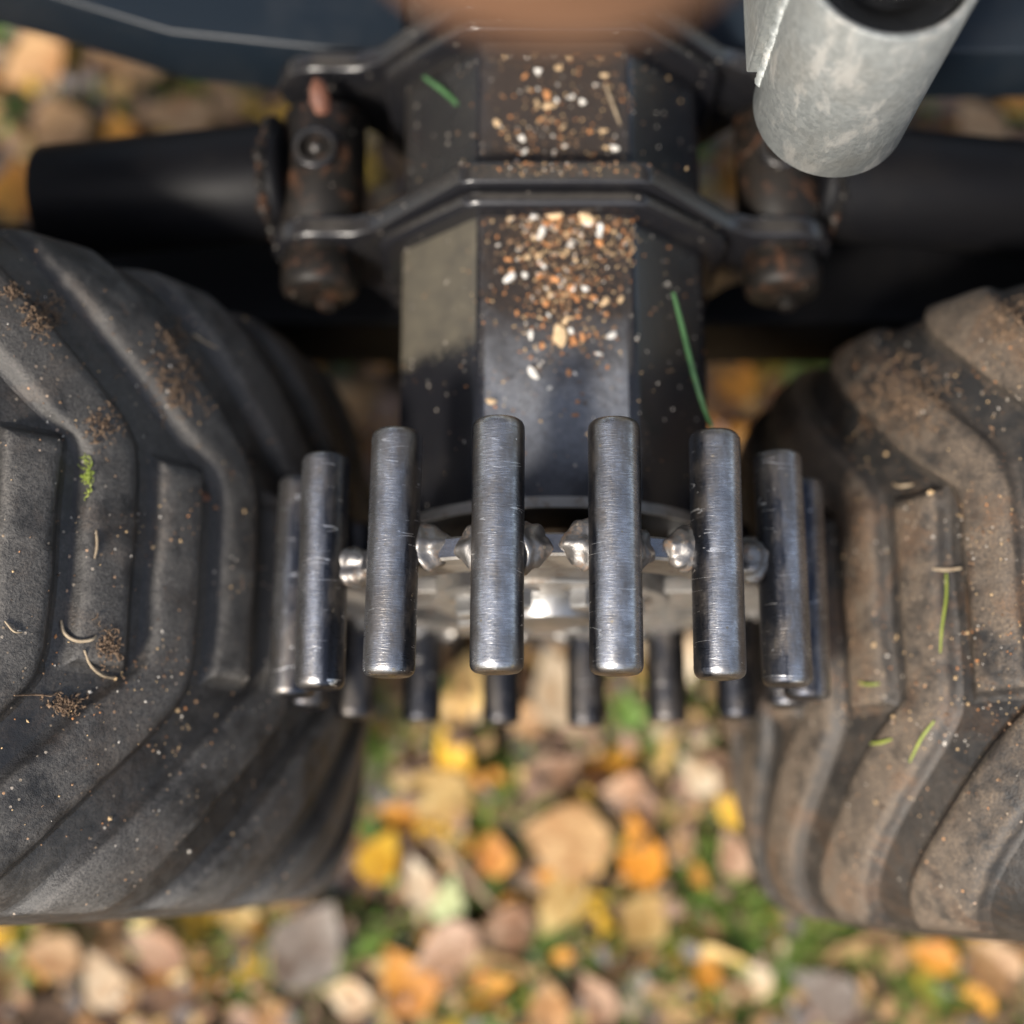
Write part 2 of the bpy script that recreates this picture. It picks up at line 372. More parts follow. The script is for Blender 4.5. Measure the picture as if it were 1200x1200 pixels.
# ------------------------------------------------------------------ ground
def ground():
    xs = sorted(set([round(s * (abs(k) / 40) ** 3.2 * 120, 4) for k in range(-40, 41) for s in [1 if k >= 0 else -1]]))
    xs = np.array(xs); n = len(xs)
    X, Y = np.meshgrid(xs, xs)
    Z = 0.010 * np.sin(X * 9 + 1.3 * np.sin(Y * 7)) * np.cos(Y * 8 + 0.7) - 0.012
    Z = np.where(np.hypot(X, Y) > 12, -0.012, Z)
    v = [(x * 1000, y * 1000, GZ + z * 1000) for x, y, z in zip(X.ravel(), Y.ravel(), Z.ravel())]
    f = [(j * n + i, j * n + i + 1, j * n + n + i + 1, j * n + n + i) for j in range(n - 1) for i in range(n - 1)]
    g = G('leaf_covered_soil'); p = g.pos()
    vr = g.new('ShaderNodeTexVoronoi'); g.l.new(p, vr.inputs['Vector']); vr.inputs['Scale'].default_value = 22
    ch = g.ramp(g.sep(vr.outputs['Color'])[0], [(0, (0.04, 0.026, 0.015)), (0.3, (0.11, 0.065, 0.035)), (0.45, (0.30, 0.19, 0.09)), (0.6, (0.05, 0.085, 0.02)), (0.78, (0.44, 0.28, 0.07)), (1.0, (0.33, 0.23, 0.15))], 'CONSTANT')
    soil = g.mix(g.noise(p, 90, 5, .7), (0.02, 0.014, 0.009), (0.09, 0.06, 0.035))
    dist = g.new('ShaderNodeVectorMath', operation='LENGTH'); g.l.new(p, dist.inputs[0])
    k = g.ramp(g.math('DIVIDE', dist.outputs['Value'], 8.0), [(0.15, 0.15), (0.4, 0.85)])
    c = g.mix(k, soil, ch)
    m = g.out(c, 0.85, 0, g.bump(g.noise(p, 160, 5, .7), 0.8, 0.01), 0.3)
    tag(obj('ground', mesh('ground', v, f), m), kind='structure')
ground()

# ------------------------------------------------------------------ tyres: profile (width s, radius), and a tread lug swept over it
TR = 390.0                                 # radius over the lugs
PROF_CTRL = [(-126, 200), (-162, 208), (-184, 245), (-191, 290), (-186, 328), (-171, 354), (-145, 368), (-100, 375.5), (-50, 379.5), (0, 380.5),
             (50, 379.5), (100, 375.5), (145, 368), (171, 354), (186, 328), (191, 290), (184, 245), (162, 208), (126, 200)]
def catmull(P, k):
    out = []
    for i in range(len(P) - 1):
        p0 = P[max(i - 1, 0)]; p1 = P[i]; p2 = P[i + 1]; p3 = P[min(i + 2, len(P) - 1)]
        for j in range(k):
            t = j / k
            out.append(tuple(0.5 * (2 * b + (c - a) * t + (2 * a - 5 * b + 4 * c - d) * t * t + (3 * b - a - 3 * c + d) * t ** 3) for a, b, c, d in zip(p0, p1, p2, p3)))
    out.append(P[-1]); return out
PROF = np.array(catmull(PROF_CTRL, 12))
seg = np.hypot(*np.diff(PROF, axis=0).T); ARC = np.concatenate([[0], np.cumsum(seg)])
mid_i = int(np.argmin(np.abs(PROF[:, 0]))); ARC -= ARC[mid_i]
def prof_at(s):
    y = np.interp(s, ARC, PROF[:, 0]); r = np.interp(s, ARC, PROF[:, 1])
    y2 = np.interp(s + 1.5, ARC, PROF[:, 0]); r2 = np.interp(s + 1.5, ARC, PROF[:, 1])
    y1 = np.interp(s - 1.5, ARC, PROF[:, 0]); r1 = np.interp(s - 1.5, ARC, PROF[:, 1])
    tx, ty = y2 - y1, r2 - r1; L = math.hypot(tx, ty) or 1
    return y, r, -ty / L, tx / L           # point and outward normal in the (y, r) plane
NLUG = 54; SEND = 206.0
def soft(a, w): return w * math.log1p(math.exp(a / w)) if a / w < 40 else a
def sweep(u):
    '''how far an arm runs back along the circumference (mm); u = arc distance from the centre line towards the arm's shoulder'''
    return soft(u - 57, 4.0) * 1.0 - soft(u - 165, 8.0) * 0.5 if u > 0 else 0.0
def half_width(u): return 11.2 + 9.6 / (1 + math.exp(-(u - 66) / 7.0)) + 0.5 * math.sin(u * 0.09)
WALL = [(10.5, -1.5), (8.6, -0.1), (7.0, 0.4), (5.6, 1.3), (4.4, 2.8), (3.2, 4.8), (2.0, 6.0), (0.6, 7.0), (-1.2, 7.6), (-4.0, 7.9)]
WX = [w for w, h in reversed(WALL)]; WH = [h for w, h in reversed(WALL)]
def end_height(u):
    '''share of the full lug height: a wall at the centre end, a long fade at the shoulder'''
    a = float(np.interp(-(u + 54), WX, WH)) / 7.9
    e = max(0.0, min(1.0, (SEND - u) / 30)); return min(a, e * e * (3 - 2 * e))
def lug_height(u, c):
    hw = half_width(u); k = 1.3 if u > 62 else 1.0
    h = float(np.interp((abs(c) - hw) / k, WX, WH))
    return min(h, 7.9 * end_height(u))
def lug_mesh(side):
    us = [-54 - w for w in WX[::-1]] + [-54 + k for k in (4, 8)] + [-40 + 4.0 * k for k in range(int((SEND + 40) / 4))] + [SEND, SEND + 3]
    v = []; f = []; tops = []
    for u in us:
        y, r, ny, nr = prof_at(u * side)
        hw = half_width(u); k = 1.3 if u > 62 else 1.0
        cross = [-(hw + w * k) for w, h in WALL] + [-(hw - 3) * .5, 0.0, (hw - 3) * .5] + [hw + w * k for w, h in reversed(WALL)]
        for c in cross:
            h = lug_height(u, c)
            if abs(c) < hw: h += 0.35 * math.cos(c / hw * 1.4) + 0.25 * math.sin(u * .13 + c * .2)
            tops.append(max(0.0, min(1.0, (h - 3.6) / 3.4)))
            if h > 6.8: h += 0.8 * math.exp(-((u * side - 4) / 1.0) ** 2)
            rr = r + nr * h; yy = y + ny * h
            a = (c - sweep(u)) / 380.0
            v.append((rr * math.sin(a), yy, rr * math.cos(a)))
    m = len(cross)
    for i in range(len(us) - 1):
        for j in range(m - 1): f.append((i * m + j, i * m + j + 1, i * m + m + j + 1, i * m + m + j))
    me = mesh('tread_lug', v, f); at = me.attributes.new('face_of_lug', 'FLOAT', 'POINT'); at.data.foreach_set('value', np.array(tops, dtype=np.float32)); return me
def carcass_mesh():
    mb = MB(); pr = []
    for k, (y, r) in enumerate(PROF):
        pr.append((y, r))
    extra = sorted(pr + [(2.6, 380.4), (4.0, 381.6), (5.4, 380.4)], key=lambda q: 0) if False else pr
    mb.lathe(extra, 'Y', n=216)
    return mesh('tyre', mb.v, mb.f, True)
LUGMS = [lug_mesh(1), lug_mesh(-1)]; CARM = carcass_mesh()
for q in LUGMS: q.materials.append(M_lugL)
CARM.materials.append(M_carL)
WC = [Vector((-514, 6, -150)), Vector((519, -6, -156))]
PHASE = [45.8 % (720 / NLUG), -48.1 % (720 / NLUG)]
def rim_mb():
    mb = MB(); mb.lathe([(-118, 214), (-122, 206), (-112, 200), (-90, 190), (-60, 185), (60, 185), (90, 190), (112, 200), (122, 206), (118, 214), (112, 206), (88, 197),
                         (58, 191), (10, 191), (0, 120), (0, 40), (-10, 40), (-10, 120), (-2, 191), (-58, 191), (-88, 197), (-112, 206)], 'Y', n=64, closed=True)
    return mb
rimme = mesh('rim', rim_mb().v, rim_mb().f, True, 35)
hubmb = MB(); hubmb.lathe([(-60, 0), (-60, 42), (-20, 46), (-12, 70), (40, 70), (90, 60), (180, 50), (180, 0)], 'Y', n=40)
hubme = mesh('hub', hubmb.v, hubmb.f, True, 35)
for i in range(2):
    w = empty('wheel', WC[i])
    tag(w, ['large black tyre on the left, dusted grey, its ribs bare of mud', 'large black tyre on the right, its ribs caked with dry tan mud'][i], 'wheel', 'tyres either side of the toothed roller')
    t = obj('tyre', CARM, [M_carL, M_carR][i], w)
    for k in range(NLUG):
        l = obj('tread_lug', LUGMS[k % 2], [M_lugL, M_lugR][i], t)
        l.rotation_euler = (0, 2 * math.pi * k / NLUG + math.radians(PHASE[i]), 0)
    obj('rim', rimme, M_rim, w); obj('hub', hubme, M_rim, w)
def tyre_height(i, p):
    """signed height of p over the tyre's surface (lugs included), and outward normal"""
    q = p - WC[i]; R = math.hypot(q.x, q.z); phi = math.atan2(q.x, q.z)
    d = (q.y - PROF[:, 0]) ** 2 + (R - PROF[:, 1]) ** 2
    k = int(np.argmin(d)); s = ARC[k]; y, r, ny, nr = prof_at(s)
    h = (q.y - y) * ny + (R - r) * nr
    lug = 0.0; per = 4 * math.pi * 380 / NLUG
    for kind, sd in ((0, 1), (1, -1)):
        c = math.radians(math.degrees(phi) - PHASE[i] - kind * 360 / NLUG) * 380 + sweep(s * sd)
        c = (c + per / 2) % per - per / 2
        lug = max(lug, lug_height(s * sd, c))
    return h - max(0, lug), Vector((nr * math.sin(phi), ny, nr * math.cos(phi)))
def on_tyre(i, px, py, lift=0.0):
    d = ray(px, py); t = 520.0
    while t < 1100:
        h, n = tyre_height(i, CAM + d * t)
        if h < 0.3: break
        t += max(0.3, h * 0.5)
    return CAM + d * t + n * lift, n

# ------------------------------------------------------------------ toothed drive roller
ROL = empty('drive_roller', (-3, 0, 16))
tag(ROL, 'steel roller ringed with welded bar teeth, wedged between the two tyres', 'roller')
PR = 149.0
pm = MB(); pm.lathe([(-62, 0), (-62, 9.5), (-61.7, 10.8), (-60.6, 12.2), (-59, 13.0), (-57, 13.2), (-20, 13.2), (20, 13.2), (61, 13.2), (63, 13.0), (64.6, 12.2), (65.7, 10.8), (66, 9.5), (66, 0)], 'Y', n=48)
PEGM = mesh('tooth', pm.v, pm.f, True, 50)
def weld_mesh(seed):
    r = random.Random(seed); bm = bmesh.new(); bmesh.ops.create_icosphere(bm, subdivisions=4, radius=1)
    ph = [r.uniform(0, 6) for _ in range(8)]
    for v in bm.verts:
        c = v.co.copy(); d = (c.x + 1) / 2
        k = 1 + 0.06 * math.sin(c.y * 6 + ph[0] + c.x) + 0.05 * math.sin(c.z * 4 + c.x * 3 + ph[1]) + 0.02 * math.sin(c.y * 11 + c.z * 7 + ph[2])
        q = (1 - d) ** 1.3; fu = max(0.05, 1 - c.x * c.x) ** -0.22; k *= 1 + 0.045 * math.sin(d * 17 + ph[5])
        v.co = Vector((-4 + 17 * d + 1.2 * math.sin(c.y * 5 + ph[4]), c.y * (7.5 + 8 * q) * k * fu, c.z * (6.0 + 7 * q) * k * fu + 2.5 * q)) * MM
    for f in bm.faces: f.smooth = True
    me = bpy.data.meshes.new('weld_bead'); bm.to_mesh(me); bm.free(); return me
WELDS = [weld_mesh(k) for k in range(5)]
r2 = random.Random(3)
for k in range(16):
    a = math.radians(11.25 + 22.5 * k)
    p = obj('tooth', PEGM, M_peg, ROL, (PR * math.sin(a), r2.uniform(-1.2, 1.2), PR * math.cos(a)))
    p.rotation_euler = (r2.uniform(-.008, .008), a, r2.uniform(-.008, .008) - 0.004)
    for sgn in (-1, 1):
        wl = obj('weld_bead', WELDS[(k * 2 + sgn) % 5], M_weld, p, (sgn * 10.5, 4.0 + r2.uniform(-1.5, 1.5), -14.0 + r2.uniform(-1, 1)))
        wl.rotation_euler = (r2.uniform(-.2, .2), sgn * 0.16, (0 if sgn > 0 else math.pi) + r2.uniform(-.15, .15)); s_ = r2.uniform(.85, 1.12); wl.scale = (s_, s_, s_)
# ring, spokes and hub plate cut from one sheet
def ring_plate():
    mb = MB(); n = 144; y0, y1 = -2.0, 10.0
    def rad(a): return 151.5 - 2.0 * math.cos(18 * a) * 0
    prof = lambda ro, ri: [(y0, ri), (y0, ro - 1.2), (y0 + 1.2, ro), (y1 - 1.2, ro), (y1, ro - 1.2), (y1, ri)]
    mb.lathe(prof(138.0, 106), 'Y', n=n, closed=True)
    return mb
ring_plate().build('ring', M_plate, ROL)
rb = MB(); rb.lathe([(-0.6, 137.5), (-0.6, 138.7), (8.6, 138.7), (8.6, 137.5)], 'Y', n=144, closed=True); rb.build('ring_edge', M_edge, ROL)
for k in range(4):
    a = math.pi / 2 * k
    w = 27; b = MB(); b.box((-w, -0.5, 66), (w, 8.5, 107), 1.0)
    b.v = [tuple(Matrix.Rotation(a, 3, 'Y') @ Vector(v)) for v in b.v]
    b.build('spoke', M_plate, ROL)
hb = MB(); hb.lathe([(-3, 30), (-3, 70), (-1.8, 71), (10, 71), (11, 70), (11, 30)], 'Y', n=72, closed=True); hp = hb.build('hub_plate', M_plate, ROL)
sh = MB(); sh.lathe([(-16, 0), (-16, 20), (-14, 26), (-3, 30), (26, 30), (26, 62), (12, 62)], 'Y', n=48); sh.build('shaft_end', M_bolt, ROL)
for k in range(8):
    a = math.radians(22.5 + 45 * k); c = (50 * math.sin(a), 0, 50 * math.cos(a))
    hx = MB(); hx.lathe([(-13.5, 0), (-13.5, 8), (-12, 9.6), (-3.0, 9.6)], 'Y', c, n=6); hx.lathe([(-4.6, 9), (-4.6, 12.5), (-3.02, 12.5)], 'Y', c, n=20)
    o = hx.build('bolt', M_bolt, ROL, smooth=False)
fl = MB(); fl.lathe([(37.5, 40), (37.5, 95.5), (38.6, 97), (41.5, 97), (42.6, 96), (42.6, 40)], 'Y', (3, 0, -16), n=96, closed=True); fl.build('back_flange', M_arm, ROL)
fr = MB(); fr.lathe([(37.0, 95.4), (37.0, 97.4), (43.0, 97.4), (43.0, 95.4)], 'Y', (3, 0, -16), n=96, closed=True); fr.build('flange_rim', M_plate, ROL)
for k in range(8):
    a = math.radians(22.5 + 45 * k); c = (3 + 82 * math.sin(a), 0, -16 + 82 * math.cos(a))
    hx = MB(); hx.lathe([(22, 0), (22, 7), (23, 8.4), (37.4, 8.4)], 'Y', c, n=6); hx.build('bolt', M_bolt, ROL, smooth=False)

# ------------------------------------------------------------------ octagonal axle beam with two flanges
def octa(a, h, off=0.0, r=8.0, steps=4):
    """octagon outline in (x,z), corners rounded"""
    V = [(a, a + h), (a + h, a), (a + h, -a), (a, -a - h), (-a, -a - h), (-a - h, -a), (-a - h, a), (-a, a + h)]
    t = math.tan(math.pi / 8) * off
    o = a + h + off; b = a + t
    V = [(b, o), (o, b), (o, -b), (b, -o), (-b, -o), (-o, -b), (-o, b), (-b, o)]
    out = []
    for i in range(8):
        p = Vector(V[i]); e1 = (Vector(V[i - 1]) - p).normalized(); e2 = (Vector(V[(i + 1) % 8]) - p).normalized()
        for k in range(steps + 1):
            u = k / steps; q = (p + e1 * r) * (1 - u) ** 2 + p * 2 * u * (1 - u) + (p + e2 * r) * u * u
            out.append(tuple(q))
    return out
AX = empty('axle_beam', (0, 43, 0))
tag(AX, 'black eight-sided beam behind the toothed roller, littered with soil and chips', 'beam')
def child(mb, name, m, parent, base, sharp=50, smooth=True):
    o = mb.build(name, m, parent, smooth, sharp)
    o.data.transform(Matrix.Translation(-Vector(base) * MM)); return o
AXB = (0, 43, 0)
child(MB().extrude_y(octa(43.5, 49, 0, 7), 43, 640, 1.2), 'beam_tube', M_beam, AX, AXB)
def flange(y0, with_ears=True):
    # back plate, reaching out to two ears that carry the link pins
    top = octa(43.5, 49, 20, 6)
    if with_ears:
        P = []
        for (x, z) in top: 
            if z > 62: P.append((x, z))
        P.sort(key=lambda q: q[0])                      # left to right along the top
        R = [(108, 50), (124, 42)] + [(147 + 31 * math.cos(t), 12 + 31 * math.sin(t)) for t in [math.radians(d) for d in range(100, -101, -20)]] + [(120, -40), (105, -70), (60, -108)]
        outl = P + R + [(-x, z) for x, z in reversed(R)]
        outl = list(reversed(outl))
    else: outl = top
    return MB().extrude_y(outl, y0, y0 + 14, 2.6)
for y0 in (223, 337):
    f1 = child(flange(y0), 'flange_plate', M_flange, AX, AXB)
    child(MB().extrude_y(octa(43.5, 49, 14, 7), y0 - 11, y0 - 0.02, 4.0), 'flange_ring', M_flange, AX, AXB)
for sx in (-1, 1):
    c = (sx * 147, 0, 12)
    mb = MB().lathe([(196, 0), (196, 20), (198, 23), (202, 24.5), (214, 24.5), (217, 23), (222.9, 23), (222.9, 16)], 'Y', c, n=36)
    child(mb, 'pin_cap', M_dirty, AX, AXB)
    mb = MB().lathe([(190, 0), (190, 5), (191.5, 6.5), (196, 6.5)], 'Y', (sx * 147 + 4, 0, 4), n=6)
    child(mb, 'cap_screw', M_dirty, AX, AXB, smooth=False)

# link arms on the pins
for i, sx in enumerate((-1, 1)):
    A = Vector((sx * 147, 278, 12)); B = Vector((sx * (330 if sx < 0 else 470), 270, -8 if sx < 0 else -30))
    L = empty('link_arm', A)
    tag(L, ['black round link arm hinged left of the beam, its cut end showing', 'black round link arm hinged right of the beam, running behind the grey socket'][i], 'link arm', 'link arms hinged to the beam')
    d = (B - A).normalized()
    mb = MB().lathe([(236, 14), (236, 25), (238, 27), (318, 27), (320, 25), (320, 14)], 'Y', (A.x, 0, A.z), n=36, closed=True)
    child(mb, 'eye', M_dirty, L, A)
    mb = MB().tube([A + d * 21, A + d * 24, A + d * 27, B - d * 2, B], [33, 37, 37.5, 37.5, 36.5], 40)
    child(mb, 'arm_tube', M_arm, L, A)
    mb = MB().tube([A + d * 22 + Vector((0, 0, 0)), A + d * 33], [37, 35], 40)
    mb2 = MB()
    for k in range(28):
        t = 2 * math.pi * k / 28; q = A + d * 31 + Vector((-d.z, 0, d.x)) * 36.5 * math.cos(t) + Vector((0, 1, 0)) * 36.5 * math.sin(t)
        jr = random.Random(k * 3 + i); js = jr.uniform(.7, 1.25); q = q + Vector((jr.uniform(-1.5, 1.5), 0, 0))
        mb2.lathe([(-6 * js, 0), (-4, 3 * js), (0, 4.2 * js), (4, 3 * js), (6 * js, 0)], 'Y', q, n=7)
    child(mb2, 'weld_seam', M_dirty, L, A)
    # grease port sunk in the top of the eye
    mb = MB().lathe([(20, 14), (29.5, 14), (30.5, 13), (30.5, 10.5), (29, 10), (23, 9.5), (23, 0)], 'Z', (A.x - 2 , 284, A.z), n=28)
    child(mb, 'grease_port', M_flange, L, A)
    mb = MB().lathe([(23.2, 4), (26, 3), (28, 2), (29, 2.2), (30, 0)], 'Z', (A.x - 2, 284, A.z), n=16)
    child(mb, 'grease_nipple', M_weld, L, A)

# bogie beam under the arms
BG = empty('bogie_beam', (0, 262, -140))
tag(BG, 'black bogie beam passing low behind both tyres under the link arms', 'beam')
child(MB().box((-640, 222, -190), (640, 302, -104), 5), 'beam_box', M_arm, BG, (0, 262, -140))
for sx in (-1, 1):
    child(MB().box((sx * 514 - 60, 216, -200), (sx * 514 + 60, 221.9, -100), 2), 'axle_plate', M_arm, BG, (0, 262, -140))

# dark blue cross frame of the trailer at the far side
CF = empty('cross_frame', (0, 400, 0))
tag(CF, 'dark blue-black trailer cross frame along the top of the picture', 'frame')
def slab(outline, z0, z1, bev=3):
    mb = MB().extrude_y([(x, -y) for x, y in outline], z0, z1, bev)      # outline given in x,y
    mb.v = [(x, -z, y) for x, y, z in mb.v]; return mb
child(slab([(-640, 470), (-430, 432), (-345, 408), (-250, 376), (-150, 364), (-96, 362), (-96, 580), (-640, 580)], -36, 24), 'frame_arm', M_frame, CF, (0, 400, 0))
child(slab([(96, 362), (150, 362), (260, 362), (640, 364), (640, 580), (96, 580)], -36, 24), 'frame_arm', M_frame, CF, (0, 400, 0))
child(MB().box((-640, 505, 24.1), (-96, 517, 50), 2), 'frame_rib', M_frame, CF, (0, 400, 0))
child(MB().box((96, 440, 24.1), (640, 452, 48), 2), 'frame_rib', M_frame, CF, (0, 400, 0))

for sx in (-1, 1):
    child(MB().box((sx * 520 - 25, 470, 24.2), (sx * 520 + 25, 520, 429.8), 2), 'bunk_post', M_frame, CF, (0, 400, 0))
    child(MB().box((sx * 520 - 30, 270, 430), (sx * 520 + 30, 690, 451), 2), 'bunk_bar', M_frame, CF, (0, 400, 0))

# ------------------------------------------------------------------ galvanised stake socket
SK = empty('stake_socket', (140, 229, 181)); SKB = (140, 229, 181)
tag(SK, 'grey galvanised round socket with black inside, standing above the right arm', 'socket')
c = (140, 229, 0)
child(MB().lathe([(186, 35.5), (183, 36.5), (183, 38.5), (184.5, 40), (306.5, 40), (308, 38.8), (308, 36.8), (306.6, 35.5)], 'Z', c, n=72, closed=True), 'socket_tube', M_galv, SK, SKB)
child(MB().lathe([(278, 35.4), (301, 35.4), (304, 33), (302, 26), (292, 17), (287, 8), (289, 0)], 'Z', c, n=48), 'plug', M_plug, SK, SKB)
child(MB().lathe([(184, 35.4), (184, 0)], 'Z', c, n=48), 'socket_floor', M_galv, SK, SKB)
child(MB().box((93, 234, 208), (102, 620, 420), 2), 'bracket_plate', M_galv, SK, SKB)
wb = MB(); rr = random.Random(5)
for k in range(30):
    z = 204 + k * 3.4; wb.lathe([(-3, 0), (-2, 3), (0, 4.2), (2, 3), (3, 0)], 'Z', (101.5 + rr.uniform(-.6, .6), 232 + rr.uniform(-.8, .8), z), n=9)
child(wb, 'weld_seam', M_galv, SK, SKB)

# ------------------------------------------------------------------ brown post end hanging in over the beam, close to the lens
LGB = Vector((-14, 73, 548))
LG = MB(); LG.lathe([(0, 0), (1.5, 25), (5, 42), (11, 51), (20, 55), (60, 57), (300, 59), (640, 60), (642, 0)], 'Z', n=56, M=Matrix.Rotation(math.radians(-7), 3, 'X'))
lg = LG.build('post', M_wood); lg.location = LGB * MM
tag(lg, 'brown rounded post end hanging out of focus above the beam', 'post')

# ------------------------------------------------------------------ chips and crumbs on the beam
def chip_mesh(seed, flat=0.34):
    r = random.Random(seed); bm = bmesh.new(); bmesh.ops.create_icosphere(bm, subdivisions=1, radius=0.5)
    sx, sy = r.uniform(.7, 1.5), r.uniform(.4, .85)
    for v in bm.verts:
        k = r.uniform(.5, 1.3); v.co = Vector((v.co.x * sx * k, v.co.y * sy * k, v.co.z * flat * k))
    me = bpy.data.meshes.new('wood_chip'); bm.to_mesh(me); bm.free(); return me
CHM = [chip_mesh(k) for k in range(8)]
for c_ in CHM: c_.materials.append(CHIP[0])
TOPZ = 92.5
rc = random.Random(21)
def add_chip(px, py, size, ci, z=TOPZ, label=None, group=None, name='wood_chip', cat='chip'):
    p = on_z(px, py, z); s = size * depth(p) / FPX
    o = obj(name, CHM[rc.randrange(8)], CHIP[ci], None, p + Vector((0, 0, s * 0.16)))
    o.scale = (s * MM,) * 3; o.rotation_euler = (rc.uniform(-.3, .3), rc.uniform(-.3, .3), rc.uniform(0, 6.28))
    tag(o, label, cat, group); return o
HERO = [(655, 393, 24, 1, 'largest cream chip, lobed, midway down the beam top'), (686, 258, 24, 1, 'upright orange-tan chip against the flange, right of centre'),
        (652, 250, 22, 1, 'broad tan chip lying against the flange at the centre'), (597, 325, 15, 2, 'white square chip left on the beam top'),
        (597, 305, 13, 0, 'orange chip just above the white square chip'), (625, 438, 15, 2, 'lone white flake low on the shiny part of the beam'),
        (702, 415, 15, 2, 'white splintered flake low right on the beam top'), (718, 393, 14, 2, 'long white flake beside the right edge of the beam top'),
        (672, 399, 12, 0, 'orange chip touching the largest cream chip'), (674, 487, 13, 0, 'small orange crumb lowest on the shiny beam face'),
        (631, 300, 14, 1, 'tan lozenge chip under the flange, left of centre'), (722, 263, 16, 3, 'grey-brown pebble right under the flange'),
        (643, 125, 17, 1, 'plump cream chip behind the flange at the centre'), (612, 163, 15, 2, 'white chip behind the flange, left'),
        (615, 90, 14, 0, 'orange chip highest on the beam, left'), (660, 150, 16, 1, 'flat tan chip behind the flange, right of centre'),
        (720, 175, 14, 2, 'white crumb behind the flange near the right edge'), (583, 145, 13, 1, 'tan crumb behind the flange near the left edge'),
        (640, 112, 12, 0, 'orange chip behind the plump cream chip'), (655, 80, 15, 1, 'pale chip below the brown post end, centre'), (635, 272, 13, 2, 'white oblong crumb close under the flange')]
for h in HERO: add_chip(h[0], h[1], h[2], h[3], label=h[4])
CN = ['orange', 'tan', 'white', 'dark brown']
for k in range(140):
    u = rc.random()
    if u < 0.70: py = 242 + abs(rc.gauss(0, 92))
    elif u < 0.90: py = rc.uniform(66, 190)
    else: py = rc.uniform(300, 570)
    if py > 575: continue
    if k % 7 == 0: cxp = rc.gauss(655, 42)
    px = rc.gauss(cxp, 20) if rc.random() < .6 else rc.gauss(655, 46)
    if not 572 < px < 733: px = rc.gauss(655, 30)
    py += (rc.gauss(0, 6) if 250 < py < 560 else 0); ci = rc.choices([0, 1, 2, 3], [5, 5, 2.2, 3])[0]
    zone = 'behind the flange' if py < 200 else 'heaped in front of the flange' if py < 300 else 'thinly spread midway down' if py < 430 else 'alone on the shiny lower part'
    side = 'left half' if px < 655 else 'right half'
    add_chip(px, py, rc.choice([4.5, 5.5, 6.5, 8, 10, 11.5]), ci, label=f'small {CN[ci]} crumb {zone} of the beam top, {side}', group=f'{CN[ci]} crumbs on the beam, {zone}, {side}')
# finer crumbs: past counting
def crumbs(name, pts, sizes, cols, cat_label, m):
    V = []; F = []; C = []
    base = [Vector(q) for q in [(1, 0, 0), (0, 1, 0), (-1, 0, 0), (0, -1, 0), (0, 0, .7), (0, 0, -.7)]]
    tri = [(0, 1, 4), (1, 2, 4), (2, 3, 4), (3, 0, 4), (1, 0, 5), (2, 1, 5), (3, 2, 5), (0, 3, 5)]
    for p, s, c in zip(pts, sizes, cols):
        n = len(V); R = Euler((rc.uniform(-.6, .6), rc.uniform(-.6, .6), rc.uniform(0, 6))).to_matrix(); st = rc.uniform(.6, 1.6)
        for b in base: V.append(p + R @ Vector((b.x * s * st, b.y * s, b.z * s)) * 0.5 * rc.uniform(.7, 1.2))
        F += [tuple(i + n for i in t) for t in tri]; C += [c] * 8
    me = mesh(name, V, F, False)
    at = me.attributes.new('tint', 'FLOAT_COLOR', 'FACE')
    at.data.foreach_set('color', np.array([tuple(c) + (1,) for c in C], dtype=np.float32).ravel())
    return tag(obj(name, me, m), kind='stuff')
g = G('tinted_crumb'); at = g.new('ShaderNodeAttribute'); at.attribute_name = 'tint'; M_tint = g.out(at.outputs['Color'], 0.8, 0, g.bump(g.noise(g.pos(), 500), .3))
CC = [(0.5, 0.22, 0.08), (0.55, 0.38, 0.2), (0.16, 0.09, 0.05), (0.08, 0.05, 0.03), (0.6, 0.55, 0.48), (0.3, 0.18, 0.1)]
pts, szs, cols = [], [], []
cl = [(rc.gauss(654, 40), 243 + abs(rc.gauss(0, 75))) for _ in range(26)] + [(rc.gauss(655, 38), rc.uniform(80, 185)) for _ in range(7)]
for k in range(1900):
    u = rc.random()
    py = 240 + abs(rc.gauss(0, 98)) if u < .78 else rc.uniform(60, 195) if u < .95 else rc.uniform(250, 580)
    px = rc.gauss(654, 44) if u < .9 else rc.uniform(565, 742)
    if rc.random() < .5: q = rc.choice(cl); px, py = rc.gauss(q[0], 14), rc.gauss(q[1], 9)
    if not (562 < px < 744) or py > 582 or 193 < py < 238: continue
    pts.append(on_z(px, py, TOPZ + .4)); szs.append(rc.uniform(0.7, 2.2)); cols.append(rc.choices(CC, [3, 3, 4, 4, 1.2, 3])[0])
for k in range(130):
    pts.append(on_z(rc.gauss(650, 60), rc.uniform(190, 206), 113.2)); szs.append(rc.uniform(.7, 2.0)); cols.append(rc.choices(CC, [3, 3, 4, 4, 1.2, 3])[0])
for k in range(150):
    u = rc.choice([-1, 1]); w = rc.random() ** 1.6 * 45 + 1; y = rc.uniform(60, 320)
    pts.append(Vector((u * (45 + w), y, 92 - w + .8))); szs.append(rc.uniform(.6, 1.6)); cols.append(rc.choices(CC, [2, 3, 3, 3, 2, 3])[0])
crumbs('beam_crumbs', pts, szs, cols, '', M_tint)
